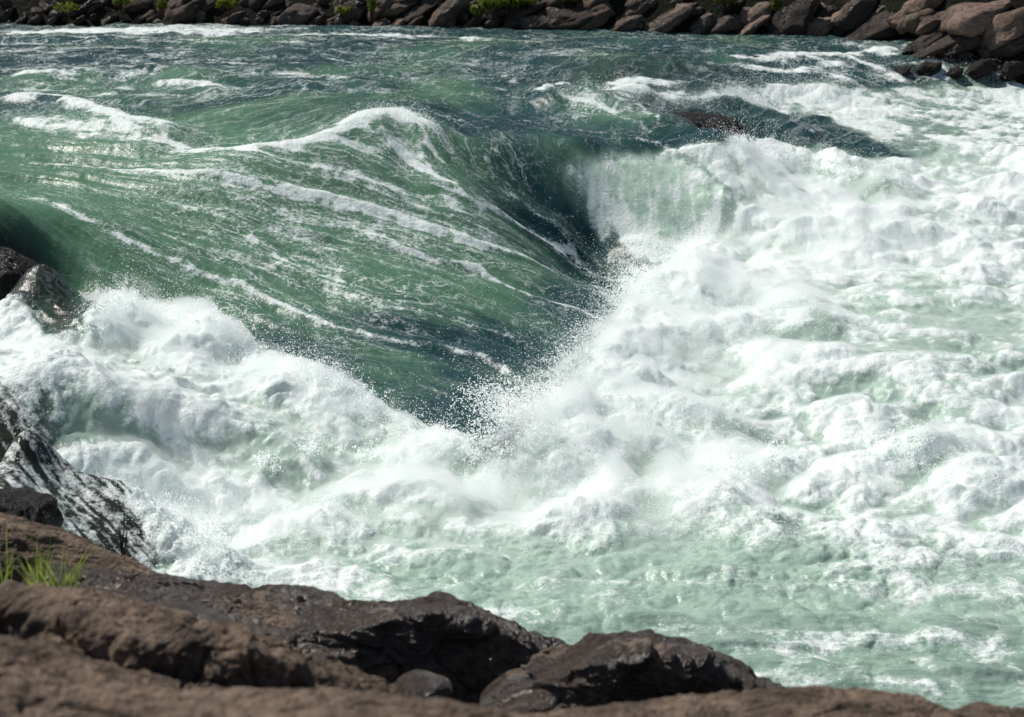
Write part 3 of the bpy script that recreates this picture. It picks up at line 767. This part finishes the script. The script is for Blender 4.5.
o = boulder('river_rock', at_y(-8, 302, 23.0), (.82, .35, .58), 0, 0, .30, 6, 44, 3, .05, M_black)
tag(o, 'black rounded ledge rock at the left edge with froth below it', 'rock')
o = boulder('river_rock', at_y(700, 127, 30.0), (.62, .35, .19), 0, 0, .05, 4, 43, 4, .08, M_black)
tag(o, 'dark rounded rock under a pour-over, right of the glassy curl', 'rock')

def world():
    w = bpy.data.worlds.new('World'); S.world = w; w.use_nodes = True
    nt = w.node_tree; nt.nodes.clear(); t = NT(nt)
    sky = t.n('ShaderNodeTexSky', sky_type='NISHITA', sun_disc=False)
    sky.sun_elevation = SUN_EL; sky.sun_rotation = SUN_AZ
    bg = t.n('ShaderNodeBackground', {'Color': sky.outputs[0], 'Strength': .062})
    o = t.n('ShaderNodeOutputWorld'); nt.links.new(bg.outputs[0], o.inputs[0])
SUN_EL, SUN_AZ = R(54), R(-60)      # azimuth from +y towards +x
world()
L = bpy.data.lights.new('sun', 'SUN'); L.energy = 4.3; L.angle = R(.5); L.color = (1, .955, .89)
so = bpy.data.objects.new('sun', L); COL.objects.link(so)
dirv = Vector((math.sin(SUN_AZ) * math.cos(SUN_EL), math.cos(SUN_AZ) * math.cos(SUN_EL), math.sin(SUN_EL)))
so.rotation_euler = dirv.to_track_quat('Z', 'Y').to_euler(); so.location = (0, 0, 30)

# ------------------------------------------------------------------ far bank, hill and river bed
BK = [(-900,24),(-200,26),(0,27),(240,29),(500,34),(700,37),(850,39),(905,44),(950,52),(1024,56),(1200,58),(2000,50)]
bk = np.array(BK, float); bkx, bky = at_z(bk[:, 0], bk[:, 1], 1.85)
def bank_y(x): return np.interp(x, bkx, bky)
def soil_mat():
    m, nt = mat('bank_soil'); t = NT(nt); out = t.n('ShaderNodeOutputMaterial')
    pos = t.n('ShaderNodeNewGeometry').outputs['Position']
    n1 = t.noise(pos, 1.2, 6, .65); n2 = t.noise(pos, 9, 5, .65)
    col = t.mixc(t.mr(n1, .35, .65), (.006, .006, .004, 1), (.012, .015, .006, 1))  # near-black: shadow of overhead trees is put into the soil colour
    col = t.mixc(t.math('MULTIPLY', t.mr(n2, .5, .7), .5), col, (.022, .018, .012, 1))
    b = t.n('ShaderNodeBump', {'Height': n2, 'Strength': 1., 'Distance': .15}).outputs[0]
    p = t.n('ShaderNodeBsdfPrincipled', {'Base Color': col, 'Roughness': .9, 'Specular IOR Level': .2, 'Normal': b})
    nt.links.new(p.outputs[0], out.inputs[0]); return m
MB_ = soil_mat()
bxs = np.linspace(-60, 60, 700); k = np.linspace(0, 1, 260)
off = -1.5 + 3.5 * k + 160 * k ** 4
BX = np.repeat(bxs[None], len(k), 0); BY = bank_y(BX) + off[:, None]
o_ = off[:, None] + 0 * BX
bz = 1.75 + np.where(o_ < 0, o_ * 1.0, 0) + np.clip(o_, 0, 1.6) * 1.15 + np.clip(o_ - 1.6, 0, 200) * .36
bz = bz + fbm(BX * .8, BY * .8, 1., 5) * np.clip(o_ + .5, 0, 3) * .22 + fbm(BX * .12, BY * .12, 2., 3) * np.clip(o_ - 4, 0, 20) * .25
far_bank = link('hillside', grid_mesh('hillside', np.stack([BX, BY, bz], -1), {}), MB_)
tag(far_bank, None, None, None, 'structure')
gk = np.linspace(-1, 1, 120); GX_, GY_ = np.meshgrid(gk * 400, gk * 400 + 60)
gz = -2.2 + np.where(GY_ < 11, np.clip(11 - GY_, 0, 30) * .12, 0) + fbm(GX_ * .05, GY_ * .05, 2., 3) * .4
gz = np.where(GY_ > 60, -3, gz)
gb = link('ground', grid_mesh('ground', np.stack([GX_, GY_, gz], -1), {}), MB_); tag(gb, kind='structure')

ROCKS = [ # centre x, base row, width, height (pixels), back row?
 (6,20,24,9),(36,25,18,9),(50,13,14,8),(53,23,11,7),(22,24,16,7),(88,13,28,15),(80,24,11,8),(93,21,10,7),(108,25,24,8),(124,26,10,6),(136,15,30,20),(137,25,18,7),(152,24,22,8),
 (182,27,42,25),(200,24,12,8),(233,26,26,12),(262,20,22,10),(276,25,10,9),(296,29,44,24),(314,30,30,17),(326,30,20,7),(346,28,30,22),(333,9,16,10),(361,17,20,17),(353,31,14,12),(375,20,18,12),
 (379,31,18,13),(392,12,24,12),(400,29,14,10),(418,20,46,15),(412,31,26,12),(446,31,46,30),(468,32,28,12),(493,31,18,14),(510,33,20,13),(521,22,42,16),(531,32,30,18),(566,34,52,26),(590,34,36,19),(603,22,26,22),
 (560,8,24,12),(584,9,26,14),(626,34,34,16),(662,34,56,23),(640,14,44,20),(695,21,16,20),(702,33,32,17),(723,34,44,16),(736,14,26,14),(756,28,34,24),(746,37,42,10),(778,37,18,9),(773,29,20,14),
 (797,36,42,42),(818,38,36,24),(823,14,12,12),(842,36,16,18),(866,22,66,32),(872,40,70,24),(906,30,40,24),(932,33,34,17),(972,38,84,40),(1006,43,70,32),(926,46,52,15),(944,51,56,18),(960,54,54,18),(963,62,18,12),
 (1014,52,44,15),(1050,40,70,40),(1090,50,60,30),(-30,24,40,20),(-70,24,40,24),(904,80,16,16),(928,80,26,22),(956,80,14,14),(978,80,32,21),(1012,80,30,22),(1050,80,40,24),
]
_r = random.Random(77)
for i in range(62):
    x_ = _r.uniform(330, 1030) if i < 42 else _r.uniform(0, 330); w_ = _r.uniform(18, 46); ROCKS.append((round(x_), round(float(np.interp(x_, bk[:, 0], bk[:, 1])) - _r.uniform(14, 27)), round(w_), round(w_ * _r.uniform(.4, .65))))
def word(w): return 'tiny' if w < 12 else 'small' if w < 18 else 'medium' if w < 27 else 'large' if w < 45 else 'very large'
rocks = sorted(enumerate(ROCKS), key=lambda r_: r_[1][0])
TONES = ['brown', 'grey brown', 'reddish brown', 'dark brown']
mats_far = [M_far, rock_mat('far_rock_grey', (.075, .058, .05, 1), (.14, .11, .095, 1), .12, 0, .8), rock_mat('far_rock_red', (.14, .095, .072, 1), (.29, .205, .158, 1), .12, 0, .8),
            rock_mat('far_rock_dark', (.045, .034, .028, 1), (.09, .068, .055, 1), .2, 0, .8)]
cnt = {}
ordn = lambda n: '%d%s' % (n, 'th' if 10 <= n % 100 <= 20 else {1: 'st', 2: 'nd', 3: 'rd'}.get(n % 10, 'th'))
for idx, (px, base, w_, h_) in rocks:
    wl = np.interp(px, bk[:, 0], bk[:, 1]); ledge = base >= 78
    x0 = (px - W / 2) / F * 36
    yb = float(bank_y(x0))
    if ledge: yb = 33.5
    dy = max(0., wl + 2 - base) * .016 / .8 if not ledge else 0
    y = yb + dy + .05
    sc = y / F
    r_ = random.Random(idx)
    hw, hh = w_ * sc / 2, h_ * sc / 2
    tone = r_.choice([0, 0, 1, 2, 3]) if px > 330 else r_.choice([1, 3, 3])  # shade on the left part put into the tones: only grey and dark there
    if px > 900 and not ledge: tone = 2 if base < 45 else 3
    if ledge: tone = 3
    roll = -r_.uniform(.35, .75) * (1 if w_ > h_ * .9 else .4)
    el = 1.12
    c_ = at_y(px, base - h_ * .42, y + hw * .3)
    o = boulder('bank_boulder', c_, (hw * 1.35, max(hw * .8, .18), hh * 1.12), r_.uniform(-.2, .2), r_.uniform(-.3, .1), roll, 4 if w_ > 22 else 3, idx + 7, 16, .10, M_black if ledge else mats_far[tone], .05)
    row = 'in the small falls at right' if ledge else 'at the waterline' if base > wl - 4 else 'in the upper row'
    cnt[row] = cnt.get(row, 0) + 1
    shape = 'squat' if w_ > 2.4 * h_ else 'tall' if h_ > .8 * w_ else 'slanting'
    if ledge: lab = '%s black wet rock %s, %s from the left' % (word(w_), row, ordn(cnt[row]))
    else: lab = '%s %s %s boulder %s of far bank, %s from left' % (word(w_), shape, TONES[tone], row, ordn(cnt[row]))
    tag(o, lab, 'boulder', 'boulders in the falls' if ledge else 'boulders along the far bank')
# small stones wedged between them
base_s = [boulder('bank_stone', (0, 0, 0), (1, .8, .6), 0, 0, -.3, 3, 300 + i, 8, .10, mats_far[(1, 3, 0)[i % 3]]) for i in range(6)]
ks = 0
for i in range(230):
    r_ = random.Random(900 + i)
    px = r_.uniform(-60, 1080); up = r_.uniform(0, 42)
    x0 = (px - W / 2) / F * 36; y = float(bank_y(x0)) + up * .016 / .9
    wl = np.interp(px, bk[:, 0], bk[:, 1])
    c_ = at_y(px, wl + 1 - up, y + .15)
    if ks < 6: o = base_s[ks]
    else: o = base_s[ks % 6].copy(); COL.objects.link(o)
    ks += 1
    s = r_.uniform(.07, .17) * (1 + up * .03)
    o.location = c_; o.scale = (s, s, s); o.rotation_euler = (r_.uniform(-.4, .4), r_.uniform(-.5, .3), r_.uniform(0, 6.28))
    tag(o, 'small rough stone wedged between the far bank boulders', 'stone', 'small stones of the far bank')

# leafy plants on the far bank and grass by the near ledge
def leaf_mat(name, a, b, tr=.45):
    m, nt = mat(name); t = NT(nt); out = t.n('ShaderNodeOutputMaterial')
    pos = t.n('ShaderNodeNewGeometry').outputs['Position']
    col = t.mixc(t.mr(t.noise(pos, 14, 2), .35, .65), a, b)
    d_ = t.n('ShaderNodeBsdfPrincipled', {'Base Color': col, 'Roughness': .5}); tr_ = t.n('ShaderNodeBsdfTranslucent', {'Color': col})
    mx = t.n('ShaderNodeMixShader', {0: tr, 1: d_.outputs[0], 2: tr_.outputs[0]})
    nt.links.new(mx.outputs[0], out.inputs[0]); return m
ML = leaf_mat('leaf', (.10, .14, .02, 1), (.26, .30, .03, 1), .55)
MG = leaf_mat('grass_blade', (.16, .23, .04, 1), (.38, .46, .10, 1), .55)
MT = rock_mat('stem', (.07, .035, .02, 1), (.16, .07, .045, 1))
def mesh_from(name, V, Fc, m, parent=None):
    me = bpy.data.meshes.new(name); me.from_pydata([tuple(v) for v in V], [], Fc); me.update()
    for p in me.polygons: p.use_smooth = True
    return link(name, me, m, parent)
def bush(px, py, wpx, hpx, n, seed, label):
    r_ = random.Random(seed)
    py -= 3; wpx *= .85; n = int(n * .8)
    x0 = (px - W / 2) / F * 36; wl = np.interp(px, bk[:, 0], bk[:, 1])
    y = float(bank_y(x0)) + max(0, wl - py) * .016 / .9 - .30
    c_ = at_y(px, py, y); sc = y / F; rx, rz = wpx * sc / 2, hpx * sc / 2.4
    V, Fc = [], []
    for i in range(n):
        while True:
            a, b, d_ = r_.uniform(-1, 1), r_.uniform(-1, 1), r_.uniform(-1, 1)
            if a * a + b * b + d_ * d_ < 1: break
        cl = math.sin(a * 5 + seed) * .25
        p = Vector((c_.x + a * rx, c_.y + b * rx * .5, c_.z + (d_ + cl) * rz))
        u_ = Vector((r_.gauss(0, .6), r_.gauss(0, .6), r_.gauss(.6, .5))).normalized(); s_ = u_.cross(Vector((r_.gauss(0, 1), r_.gauss(0, 1), r_.gauss(0, 1)))).normalized()
        l_ = r_.uniform(.025, .06); w2 = l_ * .28; k_ = len(V)
        V += [p - u_ * l_, p + s_ * w2, p + u_ * l_, p - s_ * w2]; Fc.append((k_, k_ + 1, k_ + 2, k_ + 3))
    e = bpy.data.objects.new('bank_plant', None); COL.objects.link(e); e.location = (c_.x, c_.y, c_.z - rz)
    V = [v - Vector(e.location) for v in V]
    mesh_from('foliage', V, Fc, ML, e)
    SV, SF = [], []
    for i in range(7):
        a = r_.uniform(-.8, .8) * rx; k_ = len(SV); b0 = Vector((a * .3, 0, -.15)); b1 = Vector((a, r_.uniform(-.2, .2) * rx, rz * r_.uniform(.8, 1.7)))
        for t_, w3 in ((b0, .012), (b1, .004)):
            for q_ in range(3): SV.append(t_ + Vector((math.cos(q_ * 2.09) * w3, math.sin(q_ * 2.09) * w3, 0)))
        for q_ in range(3): SF.append((k_ + q_, k_ + (q_ + 1) % 3, k_ + 3 + (q_ + 1) % 3, k_ + 3 + q_))
    mesh_from('stem', SV, SF, MT, e)
    tag(e, label, 'plant', 'plants of the far bank')
bush(122, 3, 22, 9, 320, 1, 'small green plant above the shadowed boulders near the top left corner')
bush(162, 7, 12, 14, 260, 2, 'narrow yellow green plant between two dark boulders at far left')
bush(66, 10, 34, 12, 160, 12, 'sparse dull green plant above the small stones, leftmost of all')
bush(226, 6, 26, 12, 420, 3, 'green plant left of the gap in the far boulders, upper left')
bush(343, 13, 20, 8, 240, 4, 'low green plant tucked behind slanting boulders, left of centre')
bush(372, 8, 10, 16, 320, 5, 'bright upright green plant just right of the rounded dark boulder')
bush(478, 13, 18, 14, 300, 6, 'olive green plant hanging over the big dark boulder left of centre')
bush(500, 4, 52, 16, 1500, 7, 'widest bright yellow green plant at the top edge, centre')
bush(524, 3, 34, 10, 600, 8, 'bright green plant at the top edge, right of the widest one')
bush(572, 0, 26, 8, 420, 9, 'small bright green plant at the top edge above a dark gap')
bush(727, 1, 34, 9, 620, 10, 'yellow green plant at the top edge, right of centre')
bush(777, 7, 13, 17, 500, 11, 'narrow bright green plant left of the tallest black boulder')

def blade_tuft(name, label, blades, y, m, wd=.005, cat='grass', grp=None):
    V, Fc = [], []
    for (p0, p1, p2) in blades:
        p1 = (p1[0], p1[1] - 6); p2 = (p2[0], p2[1] - 12); A = at_y(*p0, y); dyy = random.uniform(-.12, .12); B = at_y(*p1, y + dyy); C_ = at_y(*p2, y + dyy * 2)
        k_ = len(V); n_ = 10
        for i in range(n_ + 1):
            t_ = i / n_; p = A * (1 - t_) ** 2 + B * 2 * t_ * (1 - t_) + C_ * t_ * t_
            tg = ((B - A) * (1 - t_) + (C_ - B) * t_).normalized(); s_ = tg.cross(Vector((random.uniform(-.4, .4), 1, .1))).normalized()
            w2 = wd * (1 - t_ ** 1.6) * (.6 + .4 * min(1, t_ * 4)) + .0006
            V += [p - s_ * w2, p + Vector((0, w2 * .5, 0)), p + s_ * w2]
        for i in range(n_):
            a = k_ + i * 3; Fc += [(a, a + 1, a + 4, a + 3), (a + 1, a + 2, a + 5, a + 4)]
    o = mesh_from(name, V, Fc, m); tag(o, label, cat, grp); return o
random.seed(5)
def rb(cx_, cy_, n, w_, h_):
    L_ = []
    for i in range(n):
        a = random.uniform(-1, 1); x_ = cx_ + a * 6 + random.uniform(-5, 5); tx = cx_ + a * w_ + random.uniform(-6, 6); ty = cy_ - h_ * random.uniform(.35, 1) * (1 - .35 * abs(a))
        L_.append(((x_, cy_ + random.uniform(-2, 8)), ((x_ + tx) / 2 - a * 3, ty + h_ * .18), (tx, ty)))
    return L_
blade_tuft('grass_tuft', 'small grass tuft at the left frame edge on the brown ledge', [((8,585),(6,550),(7,524)),((3,588),(0,565),(-8,548)),((5,588),(9,570),(16,556))] + rb(2, 588, 14, 16, 26), 11.9, MG, .004, 'grass', 'grass tufts on the near bank')
blade_tuft('grass_tuft', 'tall fanned bright green grass tuft in front of the dark hollow', [((38,590),(34,555),(28,530)),((38,590),(36,560),(38,545)),((40,590),(50,562),(52,540)),((42,592),(44,570),(48,560))] + rb(38, 592, 24, 26, 40), 11.7, MG, .004, 'grass', 'grass tufts on the near bank')
blade_tuft('grass_tuft', 'leaning grass tuft with long blades arching right over the ledge', [((62,594),(64,565),(79,541)),((66,594),(84,560),(106,551)),((62,594),(85,560),(95,546)),((62,590),(60,565),(66,550)),((64,594),(50,572),(40,568)),((60,594),(62,580),(86,574))] + rb(62, 594, 18, 30, 32), 11.5, MG, .004, 'grass', 'grass tufts on the near bank')
blade_tuft('dry_stem', 'thin reddish dry stem standing before the spray above the dark slab', [((122,556),(123,545),(125,527)),((122,556),(121,547),(119,536)),((124,556),(127,545),(127,532))], 13.0, MT, .007, 'stem')


cam = bpy.data.cameras.new('camera'); co = bpy.data.objects.new('camera', cam); COL.objects.link(co)
co.location = (0, 0, CH); co.rotation_euler = (math.pi / 2 - PITCH, 0, 0)
cam.sensor_width = 36; cam.lens = 36 * F / W; cam.clip_end = 3000; cam.clip_start = .1
cam.dof.use_dof = True; cam.dof.focus_distance = 22; cam.dof.aperture_fstop = 2.6
S.camera = co
S.view_settings.view_transform = 'Standard'; S.view_settings.look = 'None'; S.view_settings.gamma = 1; S.view_settings.exposure = 0
S.render.engine = 'CYCLES'; S.cycles.use_denoising = True; S.cycles.max_bounces = 12; S.cycles.volume_bounces = 10; S.cycles.diffuse_bounces = 6; S.cycles.caustics_reflective = False; S.cycles.caustics_refractive = False
print('script', round(time.time() - T0, 1))
